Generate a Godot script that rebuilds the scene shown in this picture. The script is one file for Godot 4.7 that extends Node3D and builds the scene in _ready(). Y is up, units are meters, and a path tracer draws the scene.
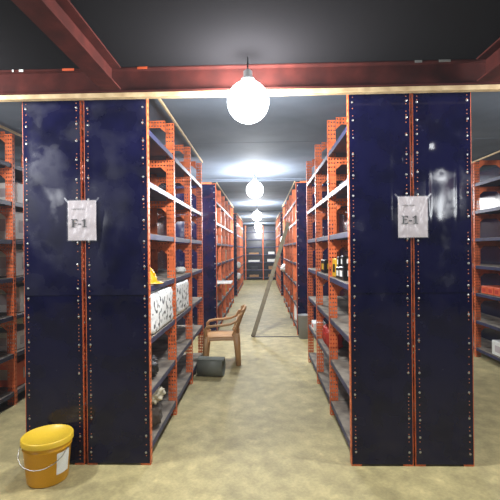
extends Node3D

const BAY := 0.911
const POST_H := 2.83
const LEVELS := [0.14, 0.537, 0.934, 1.331, 1.728, 2.125, 2.522]
const DECK_Y := 2.90
var M := {}
var meshes := {}
var used := {}

# ---------------------------------------------------------------- naming and tagging
func numbered(called: String) -> String:
	if not used.has(called):
		used[called] = 0
		return called
	used[called] += 1
	return "%s_%03d" % [called, used[called]]

func thing(called: String, label: String, category: String, at: Vector3, turn := 0.0, group := "") -> Node3D:
	var o := Node3D.new()
	o.name = numbered(called)
	add_child(o)
	o.position = at
	o.rotation.y = turn
	o.set_meta("label", label)
	o.set_meta("category", category)
	if group != "":
		o.set_meta("group", group)
	return o

func part(called: String, mesh: Mesh, mat: Material, parent: Node3D, at := Vector3.ZERO, turn := 0.0) -> MeshInstance3D:
	var o := MeshInstance3D.new()
	o.name = called
	o.mesh = mesh
	if mat:
		o.material_override = mat
	o.cast_shadow = GeometryInstance3D.SHADOW_CASTING_SETTING_ON
	parent.add_child(o, true)
	o.position = at
	o.rotation.y = turn
	return o

func structure(called: String, mesh: Mesh, mat: Material, at := Vector3.ZERO) -> MeshInstance3D:
	var o := part(called, mesh, mat, self, at)
	o.set_meta("kind", "structure")
	return o

func stuff(o: Node3D) -> Node3D:
	o.set_meta("kind", "stuff")
	return o

# ---------------------------------------------------------------- mesh helpers
func begin(smooth := false) -> SurfaceTool:
	var st := SurfaceTool.new()
	st.begin(Mesh.PRIMITIVE_TRIANGLES)
	st.set_smooth_group(0 if smooth else -1)
	return st

func done(st: SurfaceTool) -> ArrayMesh:
	st.generate_normals()
	return st.commit()

# a b c d run clockwise seen from outside
func quad(st: SurfaceTool, a: Vector3, b: Vector3, c: Vector3, d: Vector3) -> void:
	st.add_vertex(a); st.add_vertex(b); st.add_vertex(c)
	st.add_vertex(a); st.add_vertex(c); st.add_vertex(d)

func tri(st: SurfaceTool, a: Vector3, b: Vector3, c: Vector3) -> void:
	st.add_vertex(a); st.add_vertex(b); st.add_vertex(c)

# box with chamfered edges between corners lo and hi, moved by x
func box(st: SurfaceTool, lo: Vector3, hi: Vector3, ch := 0.0, x := Transform3D.IDENTITY) -> void:
	var c := (lo + hi) / 2.0
	var h := (hi - lo) / 2.0
	var ax := [Vector3.RIGHT, Vector3.UP, Vector3.BACK]
	for i in 3:
		var j := (i + 1) % 3
		var k := (i + 2) % 3
		for s in [-1.0, 1.0]:
			var n: Vector3 = ax[i] * h[i] * s
			var u: Vector3 = ax[j] * (h[j] - ch) * s
			var v: Vector3 = ax[k] * (h[k] - ch)
			quad(st, x * (c + n - u - v), x * (c + n - u + v), x * (c + n + u + v), x * (c + n + u - v))
	if ch <= 0.0:
		return
	for i in 3:
		var j := (i + 1) % 3
		var k := (i + 2) % 3
		for sj in [-1.0, 1.0]:
			for sk in [-1.0, 1.0]:
				var e: Vector3 = ax[i] * (h[i] - ch)
				var p: Vector3 = c + ax[j] * h[j] * sj + ax[k] * (h[k] - ch) * sk
				var q: Vector3 = c + ax[j] * (h[j] - ch) * sj + ax[k] * h[k] * sk
				if sj * sk > 0:
					quad(st, x * (p - e), x * (p + e), x * (q + e), x * (q - e))
				else:
					quad(st, x * (p + e), x * (p - e), x * (q - e), x * (q + e))
	for sx in [-1.0, 1.0]:
		for sy in [-1.0, 1.0]:
			for sz in [-1.0, 1.0]:
				var a := c + Vector3(h.x * sx, (h.y - ch) * sy, (h.z - ch) * sz)
				var b := c + Vector3((h.x - ch) * sx, h.y * sy, (h.z - ch) * sz)
				var d := c + Vector3((h.x - ch) * sx, (h.y - ch) * sy, h.z * sz)
				if sx * sy * sz > 0:
					tri(st, x * a, x * d, x * b)
				else:
					tri(st, x * a, x * b, x * d)

func box_mesh(size: Vector3, ch := 0.0) -> ArrayMesh:
	var key := "box%s%f" % [size, ch]
	if not meshes.has(key):
		var st := begin()
		box(st, Vector3(-size.x / 2, 0, -size.z / 2), Vector3(size.x / 2, size.y, size.z / 2), ch)
		meshes[key] = done(st)
	return meshes[key]

# profile: Vector2(radius, height), spun about Y
func lathe(st: SurfaceTool, prof: Array, sides: int, x := Transform3D.IDENTITY) -> void:
	for i in prof.size() - 1:
		var p: Vector2 = prof[i]
		var q: Vector2 = prof[i + 1]
		for s in sides:
			var a := TAU * s / sides
			var b := TAU * (s + 1) / sides
			var p0 := x * Vector3(cos(a) * p.x, p.y, sin(a) * p.x)
			var p1 := x * Vector3(cos(b) * p.x, p.y, sin(b) * p.x)
			var q0 := x * Vector3(cos(a) * q.x, q.y, sin(a) * q.x)
			var q1 := x * Vector3(cos(b) * q.x, q.y, sin(b) * q.x)
			if p.x < 0.00001:
				tri(st, p0, q0, q1)
			elif q.x < 0.00001:
				tri(st, p0, q0, p1)
			else:
				quad(st, p0, q0, q1, p1)

func ring(center: Vector3, side: Vector3, up: Vector3, w: float, h: float, n: int) -> Array:
	var r := []
	for i in n:
		var a := TAU * i / n
		var ca := cos(a)
		var sa := sin(a)
		r.append(center + side * w * signf(ca) * pow(absf(ca), 0.7) + up * h * signf(sa) * pow(absf(sa), 0.7))
	return r

func loft(st: SurfaceTool, rings: Array, cap := true) -> void:
	var n: int = rings[0].size()
	for i in rings.size() - 1:
		for j in n:
			var k := (j + 1) % n
			quad(st, rings[i][j], rings[i][k], rings[i + 1][k], rings[i + 1][j])
	if cap:
		for e in [0, rings.size() - 1]:
			var c := Vector3.ZERO
			for p in rings[e]:
				c += p / n
			for j in n:
				var k := (j + 1) % n
				if e == 0:
					tri(st, c, rings[e][k], rings[e][j])
				else:
					tri(st, c, rings[e][j], rings[e][k])

# swept flat bar along points; up is the bar's thin direction
func sweep(st: SurfaceTool, pts: Array, w: Array, h: Array, up: Vector3, n := 12) -> void:
	var rings := []
	for i in pts.size():
		var t: Vector3 = (pts[mini(i + 1, pts.size() - 1)] - pts[maxi(i - 1, 0)]).normalized()
		var side := t.cross(up).normalized()
		var u := side.cross(t).normalized()
		rings.append(ring(pts[i], side, u, w[i], h[i], n))
	loft(st, rings)

# sheet in the local XY plane with rows of diamond holes, thickness t
func perforated(st: SurfaceTool, x: Transform3D, w: float, h: float, nx: int, ny: int, t := 0.003, fill := 0.31) -> void:
	var cw := w / nx
	var chh := h / ny
	for f in [1.0, -1.0]:
		var z: float = f * t / 2.0
		for i in nx:
			for j in ny:
				var o := Vector3(i * cw, j * chh, z)
				var m := o + Vector3(cw / 2, chh / 2, 0)
				var outer := [o, o + Vector3(cw, 0, 0), o + Vector3(cw, chh, 0), o + Vector3(0, chh, 0)]
				var dia := [m + Vector3(0, -chh * fill, 0), m + Vector3(cw * fill, 0, 0), m + Vector3(0, chh * fill, 0), m + Vector3(-cw * fill, 0, 0)]
				for k in 4:
					var a: Vector3 = x * outer[k]
					var b: Vector3 = x * outer[(k + 1) % 4]
					var d0: Vector3 = x * dia[k]
					var d1: Vector3 = x * dia[(k + 1) % 4]
					if f > 0:
						tri(st, a, d0, b)
						tri(st, b, d0, d1)
					else:
						tri(st, a, b, d0)
						tri(st, b, d1, d0)
	var q := t / 2.0
	quad(st, x * Vector3(0, 0, q), x * Vector3(0, 0, -q), x * Vector3(0, h, -q), x * Vector3(0, h, q))
	quad(st, x * Vector3(w, 0, -q), x * Vector3(w, 0, q), x * Vector3(w, h, q), x * Vector3(w, h, -q))
	quad(st, x * Vector3(0, h, q), x * Vector3(0, h, -q), x * Vector3(w, h, -q), x * Vector3(w, h, q))

# soft bag: squared ellipsoid with noise, sitting on y = 0
func sack_mesh(size: Vector3, seed_: int, rough := 0.06, square := 0.45, nu := 40, nv := 24) -> ArrayMesh:
	var n := FastNoiseLite.new()
	n.seed = seed_
	n.frequency = 1.6
	n.fractal_octaves = 3
	var pts := []
	for i in nv + 1:
		var row := []
		var v := PI * i / nv - PI / 2
		for j in nu:
			var u := TAU * j / nu
			var cv := pow(absf(cos(v)), square)
			var d := Vector3(cv * signf(cos(u)) * pow(absf(cos(u)), square), signf(sin(v)) * pow(absf(sin(v)), square), cv * signf(sin(u)) * pow(absf(sin(u)), square))
			var k := 1.0 + rough * (n.get_noise_3dv(d * 1.2) * 1.6 + 0.5 * n.get_noise_3dv(d * 4.0))
			var p := Vector3(d.x * size.x / 2, d.y * size.y / 2, d.z * size.z / 2) * k
			p.y = maxf(p.y + size.y / 2, 0.0)
			row.append(p)
		pts.append(row)
	var st := begin(true)
	for i in nv:
		for j in nu:
			var k := (j + 1) % nu
			quad(st, pts[i][j], pts[i + 1][j], pts[i + 1][k], pts[i][k])
	return done(st)

# ---------------------------------------------------------------- materials
func noise_tex(seed_: int, freq: float, oct: int, stops: Array, size := 256, stretch := Vector2.ONE) -> ImageTexture:
	var n := FastNoiseLite.new()
	n.seed = seed_
	n.frequency = freq
	n.fractal_octaves = oct
	var raw := n.get_seamless_image(int(size * stretch.x), int(size * stretch.y))
	raw.convert(Image.FORMAT_RGB8)
	raw.resize(size, size)
	var g := Gradient.new()
	var offs := PackedFloat32Array()
	var cols := PackedColorArray()
	for s in stops:
		offs.append(s[0])
		cols.append(s[1])
	g.offsets = offs
	g.colors = cols
	var img := Image.create(size, size, false, Image.FORMAT_RGB8)
	for y in size:
		for x in size:
			img.set_pixel(x, y, g.sample(raw.get_pixel(x, y).r))
	return ImageTexture.create_from_image(img)

func mat(albedo: Color, rough: float, metallic := 0.0, tex: Texture2D = null, scale := 1.0) -> StandardMaterial3D:
	var m := StandardMaterial3D.new()
	m.albedo_color = albedo
	m.roughness = rough
	m.metallic = metallic
	if tex:
		m.albedo_texture = tex
		m.uv1_triplanar = true
		m.uv1_world_triplanar = true
		m.uv1_scale = Vector3.ONE * scale
	return m

func grey(v: float) -> Color:
	return Color(v, v, v)

func floor_texture() -> ImageTexture:
	var big := FastNoiseLite.new(); big.seed = 5; big.frequency = 0.006; big.fractal_octaves = 4
	var mid := FastNoiseLite.new(); mid.seed = 9; mid.frequency = 0.03; mid.fractal_octaves = 4
	var fine := FastNoiseLite.new(); fine.seed = 14; fine.frequency = 0.2; fine.fractal_octaves = 2
	var a := big.get_seamless_image(768, 768)
	var b := mid.get_seamless_image(768, 768)
	var c := fine.get_seamless_image(768, 768)
	var img := Image.create(768, 768, false, Image.FORMAT_RGB8)
	for y in 768:
		for x in 768:
			var v := 0.64 + 0.10 * (a.get_pixel(x, y).r - 0.5) + 0.16 * (b.get_pixel(x, y).r - 0.5) + 0.08 * (c.get_pixel(x, y).r - 0.5)
			var s := clampf((b.get_pixel(x, (y + 300) % 768).r - 0.68) * 5.0, 0.0, 1.0)   # pale scuffs
			v = v + 0.07 * s
			img.set_pixel(x, y, Color(v * 1.04, v * 0.96, v * 0.68))
	return ImageTexture.create_from_image(img)

func make_materials() -> void:
	var wear := noise_tex(3, 0.02, 4, [[0.0, Color(0.62, 0.60, 0.60)], [0.45, Color(0.95, 0.95, 0.95)], [1.0, Color(1, 1, 1)]])
	M.orange = mat(Color(0.92, 0.46, 0.26), 0.42, 0.0, wear, 1.2)
	var smudge := noise_tex(21, 0.012, 5, [[0.0, Color(0.70, 0.70, 0.72)], [0.5, Color(0.92, 0.92, 0.95)], [0.72, Color(1, 1, 1)], [1.0, Color(1, 1, 0.98)]], 384)
	var film := noise_tex(22, 0.010, 5, [[0.0, grey(0.12)], [0.45, grey(0.22)], [0.65, grey(0.42)], [1.0, grey(0.75)]], 384)
	var film2 := noise_tex(31, 0.012, 4, [[0.0, grey(0.05)], [0.55, grey(0.08)], [0.8, grey(0.20)], [1.0, grey(0.4)]], 384)
	M.navy_dull = mat(Color(0.055, 0.052, 0.185), 1.0, 0.0, smudge, 0.7)
	M.navy_dull.metallic_specular = 0.34
	M.navy_dull.roughness_texture = film
	M.navy_gloss = mat(Color(0.055, 0.052, 0.185), 1.0, 0.0, smudge, 0.7)
	M.navy_gloss.metallic_specular = 0.42
	M.navy_gloss.roughness_texture = film2
	M.navy_back = mat(Color(0.055, 0.052, 0.185), 0.22, 0.0, smudge, 0.9)
	M.shelf_blue = mat(Color(0.16, 0.17, 0.32), 0.5, 0.0, wear, 1.0)
	var dust := noise_tex(41, 0.02, 5, [[0.0, Color(0.36, 0.33, 0.30)], [0.5, Color(0.50, 0.46, 0.41)], [1.0, Color(0.62, 0.58, 0.52)]])
	M.board = mat(grey(1.0), 0.85, 0.0, dust, 0.8)
	M.floor = mat(grey(1.0), 0.62, 0.0, floor_texture(), 0.22)
	var deck := noise_tex(51, 0.01, 4, [[0.0, Color(0.50, 0.53, 0.57)], [1.0, Color(0.62, 0.65, 0.69)]])
	M.deck = mat(Color(0.115, 0.11, 0.115), 0.9)
	M.deck.metallic_specular = 0.05
	M.galvanised = mat(Color(0.78, 0.80, 0.83), 0.8, 0.0, deck, 0.4)
	M.galvanised.metallic_specular = 0.15
	var rust := noise_tex(61, 0.02, 4, [[0.0, Color(0.20, 0.10, 0.09)], [0.6, Color(0.27, 0.125, 0.11)], [1.0, Color(0.32, 0.15, 0.13)]])
	M.red_oxide = mat(grey(1.0), 0.75, 0.0, rust, 0.9)
	M.red_oxide.metallic_specular = 0.15
	var tim := noise_tex(71, 0.03, 3, [[0.0, Color(0.66, 0.55, 0.40)], [1.0, Color(0.84, 0.75, 0.58)]])
	M.timber = mat(grey(1.0), 0.7, 0.0, tim, 1.0)
	M.wall = mat(grey(0.6), 0.9, 0.0, noise_tex(81, 0.01, 4, [[0.0, Color(0.36, 0.35, 0.34)], [1.0, Color(0.48, 0.47, 0.45)]]), 0.3)
	M.steel = mat(Color(0.72, 0.71, 0.69), 0.35, 0.9)
	M.eyelet = mat(Color(0.72, 0.42, 0.28), 0.5)
	M.yellow = mat(Color(0.88, 0.64, 0.07), 0.38)
	M.yellow_lid = mat(Color(0.88, 0.73, 0.20), 0.40)
	M.white = mat(Color(0.88, 0.88, 0.86), 0.6)
	M.paper = mat(Color(0.73, 0.69, 0.70), 0.7)
	M.ink = mat(Color(0.10, 0.10, 0.11), 0.7)
	M.faint_ink = mat(Color(0.50, 0.48, 0.48), 0.7)
	M.sleeve = mat(Color(0.95, 0.95, 0.97, 0.06), 0.2)
	M.sleeve.metallic_specular = 0.35
	M.sleeve.transparency = BaseMaterial3D.TRANSPARENCY_ALPHA
	var printed := noise_tex(91, 0.035, 2, [[0.0, Color(0.12, 0.12, 0.13)], [0.27, Color(0.14, 0.14, 0.15)], [0.30, Color(0.90, 0.90, 0.89)], [1.0, Color(0.95, 0.95, 0.94)]], 256)
	M.sack_print = mat(grey(1.0), 0.55, 0.0, printed, 1.4)
	M.cloth_white = mat(Color(0.80, 0.76, 0.66), 0.9)
	M.sack_dark = mat(Color(0.24, 0.20, 0.16), 0.85)
	M.sack_black = mat(Color(0.07, 0.07, 0.08), 0.5)
	M.plastic_tan = mat(Color(0.70, 0.53, 0.34), 0.45)
	M.mat_grey = mat(Color(0.40, 0.41, 0.37), 0.6)
	M.cord = mat(Color(0.05, 0.05, 0.05), 0.6)
	M.cap = mat(Color(0.85, 0.85, 0.85), 0.4)
	M.black_box = mat(Color(0.06, 0.06, 0.065), 0.4)
	M.yellow_box = mat(Color(0.90, 0.70, 0.10), 0.5)
	M.red_bag = mat(Color(0.72, 0.16, 0.10), 0.5)
	M.orange_box = mat(Color(0.85, 0.36, 0.18), 0.6)
	M.carton = mat(Color(0.66, 0.50, 0.34), 0.85, 0.0, noise_tex(95, 0.03, 3, [[0.0, grey(0.85)], [1.0, grey(1.0)]], 128), 2.0)
	M.tape = mat(Color(0.78, 0.68, 0.50), 0.35)
	M.pole = mat(Color(0.55, 0.58, 0.60), 0.7, 0.0, tim, 1.5)
	M.bin_grey = mat(Color(0.55, 0.56, 0.56), 0.5)
	M.strip = mat(Color(0.28, 0.26, 0.24), 0.6, 0.4)
	M.bulb = mat(Color(1, 1, 1), 0.4)
	M.bulb.emission_enabled = true
	M.bulb.emission = Color(0.95, 0.98, 1.0)
	M.bulb.emission_energy_multiplier = 14.0

# ---------------------------------------------------------------- racks
func post_mesh(dir: float, fine: bool) -> ArrayMesh:
	var key := "post%s%s" % [dir, fine]
	if meshes.has(key):
		return meshes[key]
	var st := begin()
	var turned := Transform3D(Basis(Vector3.UP, PI / 2), Vector3(0.0015 * dir, 0, -0.002))   # local x runs to -z
	var flat := Transform3D(Basis.IDENTITY, Vector3(0.0 if dir > 0 else -0.075, 0, -0.0015))
	if fine:
		perforated(st, flat, 0.075, POST_H, 3, 72)
		perforated(st, turned, 0.042, POST_H, 1, 60)
	else:
		box(st, Vector3(minf(0, 0.075 * dir), 0, -0.003), Vector3(maxf(0, 0.075 * dir), POST_H, 0))
		box(st, Vector3(minf(0, 0.003 * dir), 0, -0.044), Vector3(maxf(0, 0.003 * dir), POST_H, -0.003))
	meshes[key] = done(st)
	return meshes[key]

func tie_mesh(depth: float, fine: bool) -> ArrayMesh:
	var w := depth - 0.16
	var key := "tie%.3f%s" % [w, fine]
	if meshes.has(key):
		return meshes[key]
	var st := begin()
	if fine:
		perforated(st, Transform3D(Basis.IDENTITY, Vector3(-w / 2, 0, 0)), w, 0.07, int(w / 0.028), 2)
	else:
		box(st, Vector3(-w / 2, 0, -0.002), Vector3(w / 2, 0.07, 0.002))
	# gusset corners against the posts
	for s in [-1.0, 1.0]:
		var a := Vector3(s * w / 2, 0, 0.002)
		var b := Vector3(s * w / 2, -0.045, 0.002)
		var c := Vector3(s * (w / 2 - 0.05), 0, 0.002)
		var back := Vector3(0, 0, -0.004)
		if s > 0:
			tri(st, a, b, c); tri(st, a + back, c + back, b + back)
		else:
			tri(st, a, c, b); tri(st, a + back, b + back, c + back)
		quad(st, b, b + back, c + back, c)
	meshes[key] = done(st)
	return meshes[key]

func shelf_mesh(depth: float) -> ArrayMesh:
	var key := "shelf%.3f" % depth
	if meshes.has(key):
		return meshes[key]
	var w := depth / 2 - 0.005
	var l := BAY / 2 - 0.003
	var st := begin()
	box(st, Vector3(-w, -0.008, -l), Vector3(w, -0.005, l))
	for s in [-1.0, 1.0]:
		box(st, Vector3(s * w - 0.0015, -0.042, -l), Vector3(s * w + 0.0015, 0.0, l), 0.001)
		box(st, Vector3(minf(s * w, s * (w - 0.015)), -0.042, -l), Vector3(maxf(s * w, s * (w - 0.015)), -0.039, l))
	meshes[key] = done(st)
	return meshes[key]

func dent(p: Vector2, n: FastNoiseLite, amount: float, knocks: Array) -> float:
	var d := amount * n.get_noise_2d(p.x * 100.0, p.y * 60.0)
	for k in knocks:
		var q := (p - Vector2(k[0], k[1])) / Vector2(k[2], k[3])
		d += k[4] * exp(-q.length_squared())
	return d

# sheet of steel in the local XY plane facing +z, dented
func dented_sheet(x0: float, x1: float, y0: float, y1: float, seed_: int, amount: float, knocks: Array, crease: Array) -> ArrayMesh:
	var n := FastNoiseLite.new()
	n.seed = seed_
	n.frequency = 0.03
	n.fractal_octaves = 2
	var nx := 40
	var ny := int((y1 - y0) / 0.0125)
	var st := begin(true)
	var rows := []
	for j in ny + 1:
		var row := []
		for i in nx + 1:
			var p := Vector2(lerpf(x0, x1, float(i) / nx), lerpf(y0, y1, float(j) / ny))
			var edge := minf(1.0, minf(float(i), float(nx - i)) / 5.0) * minf(1.0, minf(float(j), float(ny - j)) / 5.0)
			var z := dent(p, n, amount, knocks) * edge
			for c in crease:
				z += 0.0012 * maxf(0.0, 1.0 - absf(p.x - c) / 0.012) * edge
			row.append(Vector3(p.x, p.y, z))
		rows.append(row)
	for j in ny:
		for i in nx:
			quad(st, rows[j][i], rows[j + 1][i], rows[j + 1][i + 1], rows[j][i + 1])
	var k := Vector3(0, 0, -0.0015)
	quad(st, Vector3(x0, y0, 0) + k, Vector3(x1, y0, 0) + k, Vector3(x1, y1, 0) + k, Vector3(x0, y1, 0) + k)
	return done(st)

func bolts_mesh(x0: float, x1: float, ys: Array, y0: float, y1: float, big: bool) -> ArrayMesh:
	var st := begin()
	var r := RandomNumberGenerator.new()
	r.seed = int(absf(x0) * 1000.0) + int(y0 * 77.0)
	for x in [x0, x1]:
		if big:
			for y in ys:
				if y > y0 + 0.02 and y < y1 - 0.01:
					var xf := Transform3D(Basis(Vector3.RIGHT, PI / 2), Vector3(x + r.randf_range(-0.003, 0.003), y + r.randf_range(-0.012, 0.012), 0.0))
					lathe(st, [Vector2(0.0085, 0.0), Vector2(0.0085, 0.0012), Vector2(0.0065, 0.0015), Vector2(0.0058, 0.005), Vector2(0.003, 0.0065), Vector2(0, 0.0065)], 8, xf)
		else:
			var y := y0 + 0.03
			while y < y1 - 0.02:
				if r.randf() < 0.62:
					var xf := Transform3D(Basis(Vector3.RIGHT, PI / 2), Vector3(x, y, 0.0))
					lathe(st, [Vector2(0.0042, 0.0), Vector2(0.0036, 0.0016), Vector2(0, 0.0016)], 6, xf)
				y += 0.027
	return done(st)

# dirx points from the open face to the back of the row; z0 is the near end
func rack(called: String, label: String, x_face: float, dirx: float, z0: float, bays: int, depth: float, cfg := {}) -> Node3D:
	var root := thing(called, label, "shelving", Vector3(x_face, 0, -z0), cfg.get("turn", 0.0), cfg.get("group", ""))
	if cfg.has("at"):
		root.position = cfg.at
	var fine: bool = cfg.get("fine", false)
	var back: bool = cfg.get("back", true)
	for k in bays + 1:
		var z := -k * BAY
		part("post", post_mesh(dirx, fine), M.orange, root, Vector3(0, 0, z))
		part("post", post_mesh(-dirx, fine and k == 0), M.orange, root, Vector3(dirx * depth, 0, z))
		for y in LEVELS + [2.905]:
			if y > 0.3:
				part("tie", tie_mesh(depth, fine and k < 3), M.orange, root, Vector3(dirx * depth / 2, y - 0.118, z - 0.006))
	for k in bays:
		var zc := -(k + 0.5) * BAY - 0.002
		for y in LEVELS:
			var s := part("shelf", shelf_mesh(depth), M.shelf_blue, root, Vector3(dirx * depth / 2, y - 0.004, zc))
			part("shelf_board", box_mesh(Vector3(depth - 0.016, 0.0085, BAY - 0.012), 0.0), M.board, s, Vector3(0, -0.005, 0))
		if back:
			part("back_panel", box_mesh(Vector3(0.002, POST_H - 0.08, BAY - 0.10), 0.0), M.navy_back, root, Vector3(dirx * (depth - 0.006), 0.06, zc - 0.02))
	if cfg.has("panel"):
		var pm: Material = cfg.panel
		var xa := 0.006 if dirx > 0 else -depth + 0.007
		var xb := depth - 0.007 if dirx > 0 else -0.006
		var sd := int(absf(x_face) * 100.0 + z0 * 10.0)
		var ys := [0.1, 0.22, 0.35, 0.53, 0.69, 0.91, 1.1, 1.24, 1.33, 1.49, 1.66, 1.83, 1.99, 2.14, 2.28, 2.42, 2.54, 2.66, 2.78]
		for h in [[0.015, 1.285, 0.003], [1.27, 2.82, 0.0055]]:
			var pn := part("end_panel", dented_sheet(xa, xb, h[0], h[1], sd + int(h[0] * 10), cfg.get("dents", 0.003), cfg.get("knocks", []) if h[0] > 1 else [], cfg.get("crease", [])), pm if h[0] > 1 else M.navy_gloss, root, Vector3(0, 0, h[2]))
			stuff(part("bolt_heads", bolts_mesh(xa + 0.026, xb - 0.026, ys, h[0], h[1], true), M.steel, pn))
			if fine:
				stuff(part("rivets", bolts_mesh(xa + 0.026, xb - 0.026, ys, h[0], h[1], false), M.eyelet, pn))
	return root

# ---------------------------------------------------------------- lamps
func lamp(at: Vector3, label: String, energy: float, group := "") -> void:
	var t := thing("pendant_lamp", label, "lamp", at, 0.0, group)
	var st := begin(true)
	var prof := []
	for i in 17:
		var a := -PI / 2 + PI * 0.90 * i / 16.0
		prof.append(Vector2(0.14 * cos(a), 0.14 * sin(a)))
	lathe(st, prof, 32)
	part("bulb", done(st), M.bulb, t)
	st = begin(true)
	lathe(st, [Vector2(0.045, 0.131), Vector2(0.05, 0.142), Vector2(0.042, 0.16), Vector2(0.03, 0.165), Vector2(0.03, 0.205), Vector2(0.012, 0.22), Vector2(0, 0.22)], 20)
	part("socket", done(st), M.cap, t)
	st = begin(true)
	lathe(st, [Vector2(0.005, 0.215), Vector2(0.005, DECK_Y - 0.0125 - at.y)], 8)
	part("cord", done(st), M.cord, t)
	var l := OmniLight3D.new()
	l.name = "light"
	l.light_color = Color(0.98, 0.99, 1.0)
	l.light_energy = energy
	l.light_size = 0.13
	l.omni_range = 40.0
	l.omni_attenuation = 2.0
	l.shadow_enabled = true
	t.add_child(l)

# ---------------------------------------------------------------- goods
func carton(at: Vector3, size: Vector3, turn: float, body: Material, label: String, group := "", called := "carton", label_mat: Material = null) -> Node3D:
	var t := thing(called, label, "box", at, turn, group)
	part("body", box_mesh(size, minf(0.006, size.y * 0.08)), body, t)
	if label_mat:
		for sx in [-1.0, 1.0]:
			part("paper_label", box_mesh(Vector3(0.0012, size.y * 0.45, size.z * 0.55)), label_mat, t, Vector3(sx * (size.x / 2 + 0.0008), size.y * 0.25, 0))
		part("paper_label", box_mesh(Vector3(size.x * 0.55, size.y * 0.42, 0.0012)), label_mat, t, Vector3(0, size.y * 0.3, size.z / 2 + 0.0008))
	elif body == M.carton:
		part("tape", box_mesh(Vector3(0.044, 0.0008, size.z - 0.012)), M.tape, t, Vector3(0, size.y + 0.0002, 0))
	return t

func sack(at: Vector3, size: Vector3, turn: float, m: Material, label: String, seed_: int, called := "sack", rough := 0.06, square := 0.45, group := "") -> Node3D:
	var t := thing(called, label, "bag", at, turn, group)
	part("body", sack_mesh(size, seed_, rough, square), m, t)
	return t

func plastic_chair(at: Vector3, turn: float) -> void:
	var t := thing("plastic_armchair", "tan moulded plastic armchair standing at the end of a shelving row", "chair", at, turn)
	# local: front is +z, seat at 0.40
	var st := begin(true)
	var top := []
	for i in 13:
		var row := []
		var z := lerpf(0.235, -0.20, i / 12.0)
		for j in 13:
			var u := j / 6.0 - 1.0
			var hw := lerpf(0.235, 0.205, i / 12.0)
			var y := 0.405 - 0.022 * (1.0 - u * u) * sin(PI * i / 12.0) - 0.03 * pow(1.0 - i / 12.0, 6.0) - 0.012 * i / 12.0
			row.append(Vector3(u * hw, y, z))
		top.append(row)
	var down := Vector3(0, -0.012, 0)
	for i in 12:
		for j in 12:
			quad(st, top[i][j], top[i + 1][j], top[i + 1][j + 1], top[i][j + 1])
			quad(st, top[i][j] + down, top[i][j + 1] + down, top[i + 1][j + 1] + down, top[i + 1][j] + down)
	var rim := Vector3(0, -0.055, 0)
	for i in 12:
		quad(st, top[0][i], top[0][i + 1], top[0][i + 1] + rim, top[0][i] + rim)
		quad(st, top[12][i + 1], top[12][i], top[12][i] + rim, top[12][i + 1] + rim)
		quad(st, top[i + 1][0], top[i][0], top[i][0] + rim, top[i + 1][0] + rim)
		quad(st, top[i][12], top[i + 1][12], top[i + 1][12] + rim, top[i][12] + rim)
	part("seat", done(st), M.plastic_tan, t)
	# backrest: curved top rail, lower rail, side stiles and slats
	var bk := begin(true)
	var at_back := func(u: float, h: float) -> Vector3:
		return Vector3(u * lerpf(0.20, 0.225, h), lerpf(0.40, 0.80 - 0.05 * u * u, h), -0.19 - 0.15 * h + 0.05 * u * u)
	for h in [[0.93, 0.032], [0.06, 0.02]]:
		var pts := []; var w := []; var hh := []
		for i in 13:
			pts.append(at_back.call(i / 6.0 - 1.0, h[0])); w.append(0.016); hh.append(h[1])
		sweep(bk, pts, w, hh, Vector3.UP)
	for u in [-1.0, -0.6, -0.2, 0.2, 0.6, 1.0]:
		var pts := []; var w := []; var hh := []
		for i in 9:
			pts.append(at_back.call(u, i / 8.0 * 0.92 + 0.02)); w.append(0.026); hh.append(0.012)
		sweep(bk, pts, w, hh, Vector3(0, 0, 1))
	part("backrest", done(bk), M.plastic_tan, t)
	for s in [-1.0, 1.0]:
		var ar := begin(true)
		var pts := [Vector3(s * 0.215, 0.70, -0.245), Vector3(s * 0.245, 0.615, -0.20), Vector3(s * 0.262, 0.578, -0.12), Vector3(s * 0.268, 0.562, 0.0), Vector3(s * 0.265, 0.555, 0.12), Vector3(s * 0.258, 0.540, 0.205), Vector3(s * 0.252, 0.505, 0.232), Vector3(s * 0.248, 0.47, 0.228), Vector3(s * 0.245, 0.39, 0.222)]
		sweep(ar, pts, [0.020, 0.026, 0.030, 0.032, 0.032, 0.032, 0.032, 0.032, 0.032], [0.018, 0.017, 0.016, 0.016, 0.016, 0.018, 0.020, 0.020, 0.020], Vector3(0, 1, 0.15))
		part("armrest", done(ar), M.plastic_tan, t)
		var fl := begin(true)
		sweep(fl, [Vector3(s * 0.240, 0.41, 0.215), Vector3(s * 0.250, 0.2, 0.228), Vector3(s * 0.262, 0.0, 0.245)], [0.036, 0.032, 0.026], [0.036, 0.032, 0.026], Vector3(0, 0, 1))
		part("leg", done(fl), M.plastic_tan, t)
		var rl := begin(true)
		sweep(rl, [Vector3(s * 0.205, 0.43, -0.195), Vector3(s * 0.218, 0.2, -0.212), Vector3(s * 0.235, 0.0, -0.225)], [0.036, 0.034, 0.028], [0.048, 0.042, 0.034], Vector3(0, 0, 1))
		part("leg", done(rl), M.plastic_tan, t)

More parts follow.
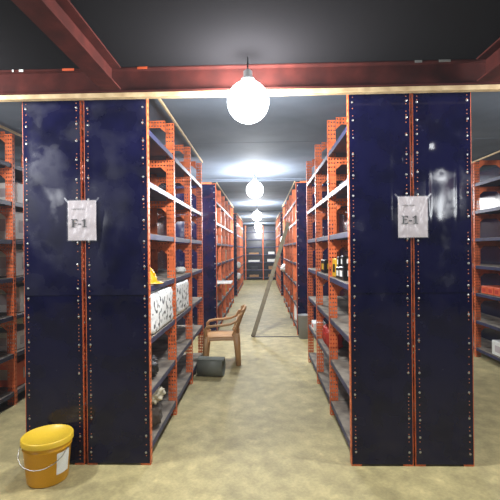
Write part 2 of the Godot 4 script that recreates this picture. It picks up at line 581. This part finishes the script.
func paint_tub(at: Vector3) -> void:
	var t := thing("paint_tub", "yellow round plastic tub with lid in front of blue end panel", "tub", at)
	var st := begin(true)
	lathe(st, [Vector2(0, 0), Vector2(0.128, 0.0), Vector2(0.134, 0.008), Vector2(0.155, 0.235), Vector2(0.160, 0.236), Vector2(0.160, 0.246), Vector2(0.156, 0.250), Vector2(0.158, 0.285)], 40)
	part("body", done(st), M.yellow, t)
	st = begin(true)
	lathe(st, [Vector2(0.170, 0.272), Vector2(0.170, 0.304), Vector2(0.166, 0.310), Vector2(0.158, 0.310), Vector2(0.154, 0.302), Vector2(0.0, 0.301)], 40)
	part("lid", done(st), M.yellow_lid, t)
	st = begin(true)
	for i in 10:
		var a := -0.35 + i * 0.07
		var b := a + 0.07
		var f := func(g: float, y: float) -> Vector3:
			var r := lerpf(0.134, 0.155, (y - 0.008) / 0.227) + 0.001
			return Vector3(cos(g) * r, y, sin(g) * r)
		quad(st, f.call(b, 0.07), f.call(b, 0.22), f.call(a, 0.22), f.call(a, 0.07))
	part("paper_label", done(st), M.white, t, Vector3.ZERO, -0.35)
	st = begin(true)
	var pts := []; var w := []; var h := []
	for i in 17:
		var a := PI * i / 16.0
		pts.append(Vector3(-0.166 * cos(a), 0.245 - 0.10 * sin(a), 0.05 + 0.125 * sin(a))); w.append(0.003); h.append(0.003)
	sweep(st, pts, w, h, Vector3.UP, 8)
	part("handle", done(st), M.steel, t)

func hard_hat(at: Vector3, turn: float) -> void:
	var t := thing("hard_hat", "yellow hard hat lying on a shelf above white sacks", "helmet", at, turn)
	var st := begin(true)
	var rows := []
	for i in 11:
		var v := i / 10.0 * PI / 2
		var row := []
		for j in 32:
			var u := TAU * j / 32
			row.append(Vector3(0.112 * cos(v) * cos(u), 0.012 + 0.135 * sin(v), 0.135 * cos(v) * sin(u)))
		rows.append(row)
	for i in 10:
		for j in 32:
			var k := (j + 1) % 32
			quad(st, rows[i][j], rows[i + 1][j], rows[i + 1][k], rows[i][k])
	part("shell", done(st), M.yellow, t)
	st = begin(true)
	for j in 32:
		var k := (j + 1) % 32
		var e := func(q: int, r: float, y: float) -> Vector3:
			var u := TAU * q / 32
			var out := r + (0.045 if r > 0.005 and sin(u) > 0 else 0.0) * sin(u)
			return Vector3((0.112 + minf(out, r + 0.005)) * cos(u), y, (0.135 + out) * sin(u))
		quad(st, e.call(j, 0.0, 0.016), e.call(k, 0.0, 0.016), e.call(k, 0.016, 0.004), e.call(j, 0.016, 0.004))
		quad(st, e.call(j, 0.016, 0.004), e.call(k, 0.016, 0.004), e.call(k, 0.014, 0.0), e.call(j, 0.014, 0.0))
	part("brim", done(st), M.yellow, t)
	st = begin(true)
	var pts := []; var w := []; var h := []
	for i in 11:
		var a := PI * (0.12 + 0.76 * i / 10.0)
		pts.append(Vector3(0, 0.014 + 0.137 * sin(a), 0.137 * cos(a))); w.append(0.012); h.append(0.005)
	sweep(st, pts, w, h, Vector3.RIGHT.cross(Vector3.UP), 8)
	part("ridge", done(st), M.yellow, t)

func aisle_sign(at: Vector3, text: String, label: String, seed_: int) -> void:
	var t := thing("aisle_sign", label, "sign", at)
	var w := 0.212
	var hh := 0.297
	var n := FastNoiseLite.new(); n.seed = seed_; n.frequency = 0.9; n.fractal_octaves = 2
	var wavy := func(x: float, y: float) -> float:
		return 0.004 + 0.0022 * n.get_noise_2d(x * 18.0, y * 9.0)
	var st := begin(true)
	var sl := begin(true)
	for i in 24:
		for j in 34:
			for s in [[st, 0.0, 0.0], [sl, 0.0055, 0.006]]:
				var q := []
				for c in [[0, 0], [0, 1], [1, 1], [1, 0]]:
					var x: float = ((i + c[0]) / 24.0 - 0.5) * (w + s[2] * 2)
					var y: float = ((j + c[1]) / 34.0 - 0.5) * (hh + s[2] * 2)
					q.append(Vector3(x, y, wavy.call(x, y) + s[1] + (0.003 * n.get_noise_2d(x * 22.0 + 9.0, y * 7.0) if s[1] > 0 else 0.0)))
				quad(s[0], q[0], q[1], q[2], q[3])
	var paper := part("paper", done(st), M.paper, t)
	var tm := TextMesh.new()
	var f := SystemFont.new()
	f.font_names = PackedStringArray(["Droid Serif"])
	f.font_weight = 700
	tm.font = f
	tm.text = text
	tm.font_size = 64
	tm.pixel_size = 0.0013
	tm.depth = 0.0006
	part("lettering", tm, M.ink, paper, Vector3(-0.022, -0.022, 0.0065))
	st = begin()
	box(st, Vector3(-0.078, 0.083, 0.0066), Vector3(0.016, 0.088, 0.0069))
	part("faint_heading", done(st), M.faint_ink, paper)
	part("plastic_sleeve", done(sl), M.sleeve, t)
	for s in [-1.0, 1.0]:
		var tp := part("tape", box_mesh(Vector3(0.05, 0.012, 0.0008), 0.0), M.sleeve, t, Vector3(s * (w / 2 + 0.012), hh / 2 - 0.004, 0.009))
		tp.rotation.z = s * 0.9

func i_beam(st: SurfaceTool, lo: Vector3, hi: Vector3, along_x: bool) -> void:
	var c := (lo + hi) / 2.0
	box(st, Vector3(lo.x, lo.y, lo.z), Vector3(hi.x, lo.y + 0.012, hi.z), 0.002)
	box(st, Vector3(lo.x, hi.y - 0.012, lo.z), Vector3(hi.x, hi.y, hi.z), 0.002)
	if along_x:
		box(st, Vector3(lo.x, lo.y + 0.012, c.z - 0.005), Vector3(hi.x, hi.y - 0.012, c.z + 0.005))
	else:
		box(st, Vector3(c.x - 0.005, lo.y + 0.012, lo.z), Vector3(c.x + 0.005, hi.y - 0.012, hi.z))

# ================================================================ scene
func _ready() -> void:
	var cam := Camera3D.new()
	cam.name = "camera"
	cam.position = Vector3(0, 1.6, 0)
	cam.rotation_degrees = Vector3(-0.10, 1.64, -0.603)
	cam.fov = 63.25
	cam.near = 0.02
	cam.far = 100.0
	add_child(cam)
	cam.current = true
	var env := Environment.new()
	env.background_mode = Environment.BG_COLOR
	env.background_color = Color(0, 0, 0)
	env.tonemap_mode = Environment.TONE_MAPPER_LINEAR
	env.tonemap_exposure = 1.0
	env.sdfgi_enabled = true
	env.volumetric_fog_enabled = true      # dusty warehouse air
	env.volumetric_fog_density = 0.0035
	env.volumetric_fog_albedo = Color(0.93, 0.96, 1.0)
	env.ssao_enabled = true
	env.ssil_enabled = true
	var we := WorldEnvironment.new()
	we.name = "environment"
	we.environment = env
	add_child(we)
	make_materials()

	# lamps
	var E := 4.25
	lamp(Vector3(-0.08, 2.586, -2.72), "round white pendant lamp hanging at the mouth of the central aisle", E)
	lamp(Vector3(-0.10, 2.57, -6.64), "round white pendant lamp over the cross aisle behind the armchair", E)
	lamp(Vector3(-0.12, 2.53, -11.4), "round white pendant lamp halfway along the central aisle", E)
	lamp(Vector3(-0.13, 2.51, -16.0), "round white pendant lamp deep in the central aisle before the last one", E)
	lamp(Vector3(-0.12, 2.50, -20.0), "round white pendant lamp in front of the far end rack", E)
	lamp(Vector3(-2.50, 2.57, -2.4), "round white pendant lamp over the narrow side aisle by the F-1 panels", E, "side aisle lamps")
	lamp(Vector3(-2.20, 2.57, -6.64), "round white pendant lamp deeper in the narrow side aisle", E, "side aisle lamps")
	lamp(Vector3(2.6, 2.57, -2.5), "round white pendant lamp over the wide side aisle by the E-1 panels", E, "side aisle lamps")
	lamp(Vector3(2.35, 2.57, -8.7), "round white pendant lamp deeper in the wide side aisle", E, "side aisle lamps")
	lamp(Vector3(3.9, 2.6, 3.0), "round white pendant lamp in the open hall facing the E-1 panels", E, "hall lamps")
	lamp(Vector3(-4.6, 2.6, 3.0), "round white pendant lamp in the open hall facing the F-1 panels", E, "hall lamps")

	# setting
	var X0 := -6.4
	var X1 := 5.4
	var Z0 := 6.2
	var Z1 := -22.4
	var st := begin()
	box(st, Vector3(X0, -0.2, Z1), Vector3(X1, 0, Z0))
	structure("floor", done(st), M.floor)
	st = begin()
	box(st, Vector3(X0, DECK_Y, Z1), Vector3(X1, DECK_Y + 0.1, Z0))
	var ceil_ := structure("ceiling", done(st), M.deck)
	for wdef in [["wall_left", Vector3(X0 - 0.2, 0, Z1), Vector3(X0, DECK_Y + 0.1, Z0)], ["wall_right", Vector3(X1, 0, Z1), Vector3(X1 + 0.2, DECK_Y + 0.1, Z0)], ["wall_back", Vector3(X0 - 0.2, 0, Z1 - 0.2), Vector3(X1 + 0.2, DECK_Y + 0.1, Z1)], ["wall_front", Vector3(X0 - 0.2, 0, Z0), Vector3(X1 + 0.2, DECK_Y + 0.1, Z0 + 0.2)]]:
		st = begin()
		box(st, wdef[1], wdef[2])
		structure(wdef[0], done(st), M.wall)
	# galvanised deck sheets over the racks, side by side with a narrow joint
	for k in 10:
		var za := -2.96 - k * 1.94
		st = begin()
		box(st, Vector3(X0 + 0.002, DECK_Y - 0.012, za - 1.932), Vector3(X1 - 0.002, DECK_Y - 0.0005, za), 0.003)
		part("deck_sheet", done(st), M.galvanised, ceil_)
	# red beams under the deck, pale battens below and along the rack tops
	for z in [-2.9, -7.45, -13.8, -19.0]:
		st = begin()
		if z > -3:
			i_beam(st, Vector3(X0, 2.725, z - 0.05), Vector3(X1, DECK_Y - 0.001, z + 0.05), true)
		else:
			i_beam(st, Vector3(X0, 2.845, z - 0.04), Vector3(X1, DECK_Y - 0.0125, z + 0.04), true)
		part("cross_beam", done(st), M.red_oxide if z > -3 else M.galvanised, ceil_)
	for x in [-1.05, 1.56, -3.7, 4.2]:
		st = begin()
		i_beam(st, Vector3(x - 0.07, 2.735, -2.84), Vector3(x + 0.07, DECK_Y - 0.001, Z0), false)
		part("long_beam", done(st), M.red_oxide, ceil_)
	st = begin()
	box(st, Vector3(X0, 2.69, -2.905), Vector3(X1, 2.723, -2.855), 0.003)
	part("batten", done(st), M.timber, ceil_)
	for a in [[-0.828, -3.02, -5.75], [-0.825, -7.56, -12.1], [0.628, -7.56, -12.1], [-0.825, -13.92, -18.5], [0.628, -13.92, -18.5], [-2.57, -3.0, -7.9], [3.12, -3.0, -7.9]]:
		st = begin()
		box(st, Vector3(a[0] - 0.009, 2.834, a[2]), Vector3(a[0] + 0.009, 2.856, a[1]), 0.002)
		part("batten", done(st), M.timber, ceil_)
	# small flat red, white and grey marks on the web of the near cross beam
	for a in [[-1.70, 0.030, M.white], [-1.76, 0.010, M.white], [-1.36, 0.085, M.orange_box], [-1.25, 0.016, M.white], [-1.19, 0.034, M.white], [-0.83, 0.07, M.orange_box], [1.10, 0.05, M.bin_grey], [1.28, 0.08, M.bin_grey]]:
		part("beam_mark", box_mesh(Vector3(a[1], 0.016, 0.002), 0.0), a[2], ceil_, Vector3(a[0], 2.882, -2.848))
	st = begin()
	box(st, Vector3(-0.20, 0.0, -7.43), Vector3(0.66, 0.008, -7.385), 0.002)
	structure("trim_1", done(st), M.strip)

	# racks: first block on both sides of the aisle
	rack("shelving_rack", "orange and navy shelving row with white sacks, its end beside the F-1 sign", -0.8414, -1.0, 3.0, 3, 0.478, {fine = true, panel = M.navy_dull, dents = 0.004})
	rack("shelving_rack", "orange and navy shelving row facing the narrow side aisle, backed on the sack row", -1.786, 1.0, 3.0, 3, 0.446, {fine = true, panel = M.navy_dull, dents = 0.004})
	rack("shelving_rack", "orange and navy shelving row with black and yellow boxes beside the E-1 sign", 0.6437, 1.0, 3.0, 3, 0.452, {fine = true, panel = M.navy_gloss, dents = 0.002, crease = [0.30], knocks = [[0.38, 2.28, 0.03, 0.05, 0.004], [0.05, 2.40, 0.06, 0.04, 0.005]]})
	rack("shelving_rack", "orange and navy shelving row with the shiny dented end panel beside the E-1 sign", 1.5325, -1.0, 3.0, 3, 0.424, {fine = true, panel = M.navy_gloss, dents = 0.0011, crease = [-0.11, -0.31],
		knocks = [[-0.23, 2.19, 0.10, 0.08, 0.0047], [-0.24, 1.783, 0.10, 0.08, 0.0024], [-0.29, 2.385, 0.08, 0.07, 0.0085], [-0.05, 2.33, 0.04, 0.09, 0.005]]})
	# side aisles
	rack("shelving_rack", "open orange shelving row with white cartons across the narrow side aisle", -2.59, -1.0, 3.25, 4, 0.45, {fine = true, back = false})
	rack("shelving_rack", "orange shelving row with blue backs across the wide side aisle", 3.10, 1.0, 3.26, 5, 0.45, {fine = true})
	# second block
	rack("shelving_rack", "long orange shelving row beyond the cross aisle behind the armchair", -0.8414, -1.0, 7.54, 5, 0.478, {panel = M.navy_gloss})
	rack("shelving_rack", "orange shelving row backed on the long row behind the armchair", -1.786, 1.0, 7.54, 5, 0.446, {panel = M.navy_gloss})
	rack("shelving_rack", "long orange shelving row that the leaning pole rests against", 0.6437, 1.0, 7.54, 5, 0.452, {panel = M.navy_gloss})
	rack("shelving_rack", "orange shelving row backed on the row with the leaning pole", 1.5325, -1.0, 7.54, 5, 0.424, {panel = M.navy_gloss})
	# third block and far end
	rack("shelving_rack", "farthest orange shelving row on the armchair side of the aisle", -0.8414, -1.0, 13.9, 5, 0.478, {panel = M.navy_gloss})
	rack("shelving_rack", "farthest orange shelving row on the leaning pole side of the aisle", 0.6437, 1.0, 13.9, 5, 0.452, {panel = M.navy_gloss})
	rack("shelving_rack", "shelving rack standing across the far end of the aisle", 0.0, -1.0, 0.0, 4, 0.45, {turn = -PI / 2, at = Vector3(-1.77, 0, -21.1)})

	# signs
	aisle_sign(Vector3(-1.333, 1.828, -2.988), "F-1", "white F-1 paper sign in a crumpled clear sleeve on navy panels", 4)
	aisle_sign(Vector3(1.101, 1.823, -2.988), "E-1", "white E-1 paper sign in a clear sleeve on navy panels", 8)

	paint_tub(Vector3(-1.525, 0, -2.822))
	plastic_chair(Vector3(-0.57, 0, -5.80), -PI / 2 + 0.06)

	# rolled mat
	var t := thing("rolled_mat", "dark grey rolled mat lying on the floor below the armchair", "roll", Vector3(-0.655, 0.118, -5.14), -0.12)
	st = begin(true)
	var lay := Transform3D(Basis(Vector3.BACK, -PI / 2), Vector3(-0.16, 0, 0))
	lathe(st, [Vector2(0.098, 0.005), Vector2(0.098, 0.0), Vector2(0.118, 0.0), Vector2(0.118, 0.32), Vector2(0.098, 0.32), Vector2(0.098, 0.005)], 36, lay)
	part("outer_layer", done(st), M.mat_grey, t)
	st = begin(true)
	lathe(st, [Vector2(0.072, 0.005), Vector2(0.072, 0.0), Vector2(0.092, 0.0), Vector2(0.092, 0.31), Vector2(0.072, 0.31), Vector2(0.072, 0.005)], 30, lay)
	part("inner_layer", done(st), M.mat_grey, t)
	st = begin()
	for k in 7:
		var a0 := PI * 0.5 - 0.10 * k
		box(st, Vector3(-0.165, -0.003, -0.007), Vector3(0.178, 0.003, 0.007), 0.001, Transform3D(Basis(Vector3.RIGHT, PI * 0.5 - a0), Vector3(0, 0.122 * sin(a0), 0.122 * cos(a0))))
	part("loose_edge", done(st), M.mat_grey, t)

	# goods in the sack row
	hard_hat(Vector3(-0.98, 1.336, -3.26), 1.3)
	sack(Vector3(-1.03, 0.938, -3.46), Vector3(0.38, 0.325, 0.78), 0.0, M.sack_print, "large white sack with black print on the shelf under the hard hat", 11, "sack", 0.035, 0.2)
	sack(Vector3(-1.03, 0.938, -4.33), Vector3(0.38, 0.33, 0.74), 0.0, M.sack_print, "white sack with black print in the middle bay of the sack row", 17, "sack", 0.04, 0.22)
	sack(Vector3(-0.94, 1.336, -4.66), Vector3(0.12, 0.07, 0.12), 0.3, M.white, "small white cloth bundle on the shelf above the middle sack", 19, "bundle", 0.15, 0.8)
	sack(Vector3(-0.99, 0.541, -3.40), Vector3(0.20, 0.16, 0.30), 0.3, M.sack_black, "black bag slumped on the shelf below the large printed sack", 23, "bag", 0.14, 0.7)
	sack(Vector3(-0.99, 0.144, -3.38), Vector3(0.26, 0.17, 0.34), 0.2, M.sack_dark, "dark brown sack on the bottom shelf under a pale cloth bag", 29, "sack", 0.1, 0.6)
	sack(Vector3(-0.98, 0.322, -3.42), Vector3(0.25, 0.165, 0.30), 0.5, M.cloth_white, "pale crumpled cloth bag on top of a dark brown sack", 37, "cloth_bag", 0.28, 0.85)

	# goods in the row beside E-1
	for a in [[0.745, -3.44, 0.16, 0.11, 0.15], [0.745, -3.60, 0.16, 0.10, 0.13]]:
		carton(Vector3(a[0], 1.336, a[1]), Vector3(a[2], a[3], a[4]), 0.05, M.black_box, "black box with white label at the bottom of a pile, %s" % ("next to the yellow box" if a[1] < -3.5 else "farther from the yellow box"), "black labelled boxes", "labelled_box", M.white)
	for a in [[0.75, -3.45, 1.447, 0.15, 0.09], [0.745, -3.605, 1.437, 0.15, 0.09]]:
		carton(Vector3(a[0], a[2], a[1]), Vector3(a[3], a[4], 0.12), -0.06, M.black_box, "black box with white label on top of a pile, %s" % ("next to the yellow box" if a[1] < -3.5 else "farther from the yellow box"), "black labelled boxes", "labelled_box", M.white)
	carton(Vector3(0.735, 1.336, -3.80), Vector3(0.13, 0.17, 0.12), 0.1, M.yellow_box, "bright yellow box beside the pile of black boxes", "", "yellow_box", M.black_box)
	carton(Vector3(0.745, 1.336, -4.50), Vector3(0.15, 0.14, 0.16), 0.1, M.black_box, "black box with yellow label on the shelf one bay past the pile", "", "labelled_box", M.yellow_box)
	for a in [[-4.30, 7], [-4.45, 8], [-4.60, 9]]:
		sack(Vector3(0.76, 0.541, a[0]), Vector3(0.16, 0.2, 0.13), 0.2, M.red_bag, "small red packet in a row of three on a low shelf", a[1], "packet", 0.15, 0.6, "red packets")
	carton(Vector3(0.74, 0.541, -5.35), Vector3(0.16, 0.10, 0.26), 0.0, M.white, "white carton with red label on the low shelf at the row's end", "", "carton", M.red_bag)

	# across the side aisles
	var gi := 0
	for a in [[0, 0.26, 4.55], [1, 0.20, 4.5], [2, 0.28, 4.62], [3, 0.29, 4.55], [4, 0.3, 4.5], [5, 0.22, 4.6]]:
		var words: String = ["bottom", "second", "third", "fourth", "fifth", "sixth"][a[0]]
		carton(Vector3(-2.80, LEVELS[a[0]] + 0.005, -a[2]), Vector3(0.32, a[1], 0.55), 0.0, M.white if a[0] != 0 else M.orange_box, "%s carton on the %s shelf across the narrow side aisle" % ["white" if a[0] != 0 else "orange", words], "", "carton", M.paper)
	for k in 5:
		carton(Vector3(3.25, LEVELS[2] + 0.005, -5.20 - k * 0.155), Vector3(0.24, 0.11, 0.145), 0.0, M.orange_box, "orange box in a row on the shelf across the wide side aisle", "orange boxes in a row", "carton", M.red_bag)
	carton(Vector3(3.24, LEVELS[0] + 0.005, -5.45), Vector3(0.24, 0.19, 0.34), 0.0, M.white, "white carton on the bottom shelf across the wide side aisle", "", "carton", M.paper)

	# goods in the long rows and the far rack
	var r := RandomNumberGenerator.new()
	r.seed = 77
	var kinds := [["brown", M.carton], ["white", M.white], ["yellow", M.yellow_box], ["black", M.black_box], ["orange", M.orange_box]]
	for row in [[-1.0, 7.54, 5, "row behind the armchair"], [1.0, 7.54, 5, "row with the leaning pole"], [-1.0, 13.9, 5, "farthest row on the armchair side"], [1.0, 13.9, 5, "farthest row on the pole side"]]:
		for k in 7:
			for b in row[2]:
				if r.randf() > (0.62 if k < 5 else 0.2) or (row[0] < 0 and row[1] < 8 and k == 2 and b == 0) or (row[0] > 0 and row[1] < 8 and b == 4) or (row[0] < 0 and row[1] > 8 and b == 0):
					continue
				var kd: Array = kinds[[0, 0, 1, 1, 2, 3, 4][r.randi() % 7]]
				var hgt := r.randf_range(0.12, 0.26)
				var dep := r.randf_range(0.2, 0.3)
				var xf: float = (-0.8414 - 0.04 - dep / 2) if row[0] < 0 else (0.6437 + 0.04 + dep / 2)
				var shelf_word: String = ["bottom", "second", "third", "fourth", "fifth", "sixth", "top"][k]
				carton(Vector3(xf, LEVELS[k] + 0.005, -row[1] - (b + 0.5) * BAY + r.randf_range(-0.12, 0.12)), Vector3(dep, hgt, r.randf_range(0.25, 0.5)), 0.0, kd[1], "%s carton, %s shelf, %s bay of the %s" % [kd[0], shelf_word, ["first", "second", "third", "fourth", "fifth"][b], row[3]], "cartons in the %s" % row[3])
	for k in 5:
		for b in 4:
			if r.randf() < 0.7:
				var kd: Array = kinds[[0, 1, 3][r.randi() % 3]]
				carton(Vector3(-1.77 + (b + 0.5) * BAY, LEVELS[k] + 0.005, -21.1 - 0.2), Vector3(r.randf_range(0.3, 0.6), r.randf_range(0.08, 0.2), 0.28), 0.0, kd[1], "%s carton, %s shelf of the far end rack, %s" % [kd[0], ["bottom", "second", "third", "fourth", "fifth"][k], ["end bay on the armchair side", "inner bay on the armchair side", "inner bay on the pole side", "end bay on the pole side"][b]], "cartons in the far end rack")
	carton(Vector3(-0.80, 0.934 + 0.005, -8.02), Vector3(0.42, 0.03, 0.5), 0.0, M.white, "flat white board sticking out of a shelf behind the armchair", "", "flat_board")
	for a in [[0.70, 4, -11.6, "third", 51, "fifth"], [0.70, 2, -11.7, "third", 52, "third"], [-0.90, 2, -14.4, "", 53, "third"], [-0.90, 1, -14.4, "", 54, "second"]]:
		sack(Vector3(a[0], LEVELS[a[1]] + 0.005, a[2]), Vector3(0.3, 0.22, 0.34), 0.2, M.white, "white plastic bag bulging out of the %s shelf on the %s side" % [a[5], "leaning pole" if a[0] > 0 else "armchair"], a[4], "plastic_bag", 0.15, 0.7, "white bags bulging into the aisle")
	sack(Vector3(0.72, 0.145, -8.25), Vector3(0.14, 0.34, 0.2), 0.0, M.white, "upright white paper bag on the bottom shelf beside the leaning pole", 43, "paper_bag", 0.05, 0.4)

	# leaning pole, cylinder by the panel
	t = thing("leaning_pole", "long grey-brown plank leaning across the aisle against a shelving row", "pole", Vector3(-0.174, 0, -7.36))
	var tip := Vector3(0.74, 2.13, -1.16)
	st = begin()
	var up := tip.normalized()
	var side := up.cross(Vector3(0, 0, 1)).normalized()
	var b3 := Basis(side, up, side.cross(up))
	box(st, Vector3(-0.038, 0, -0.018), Vector3(0.038, tip.length(), 0.016), 0.003, Transform3D(b3, Vector3(0, 0.018, 0)))
	part("plank", done(st), M.pole, t)
	t = thing("cylindrical_bin", "pale grey cylindrical bin standing before a navy end panel", "bin", Vector3(0.745, 0, -7.30))
	st = begin(true)
	lathe(st, [Vector2(0, 0.012), Vector2(0, 0.0), Vector2(0.095, 0), Vector2(0.105, 0.40), Vector2(0.110, 0.405), Vector2(0.110, 0.42), Vector2(0.102, 0.42), Vector2(0.092, 0.012), Vector2(0, 0.012)], 32)
	part("body", done(st), M.bin_grey, t)
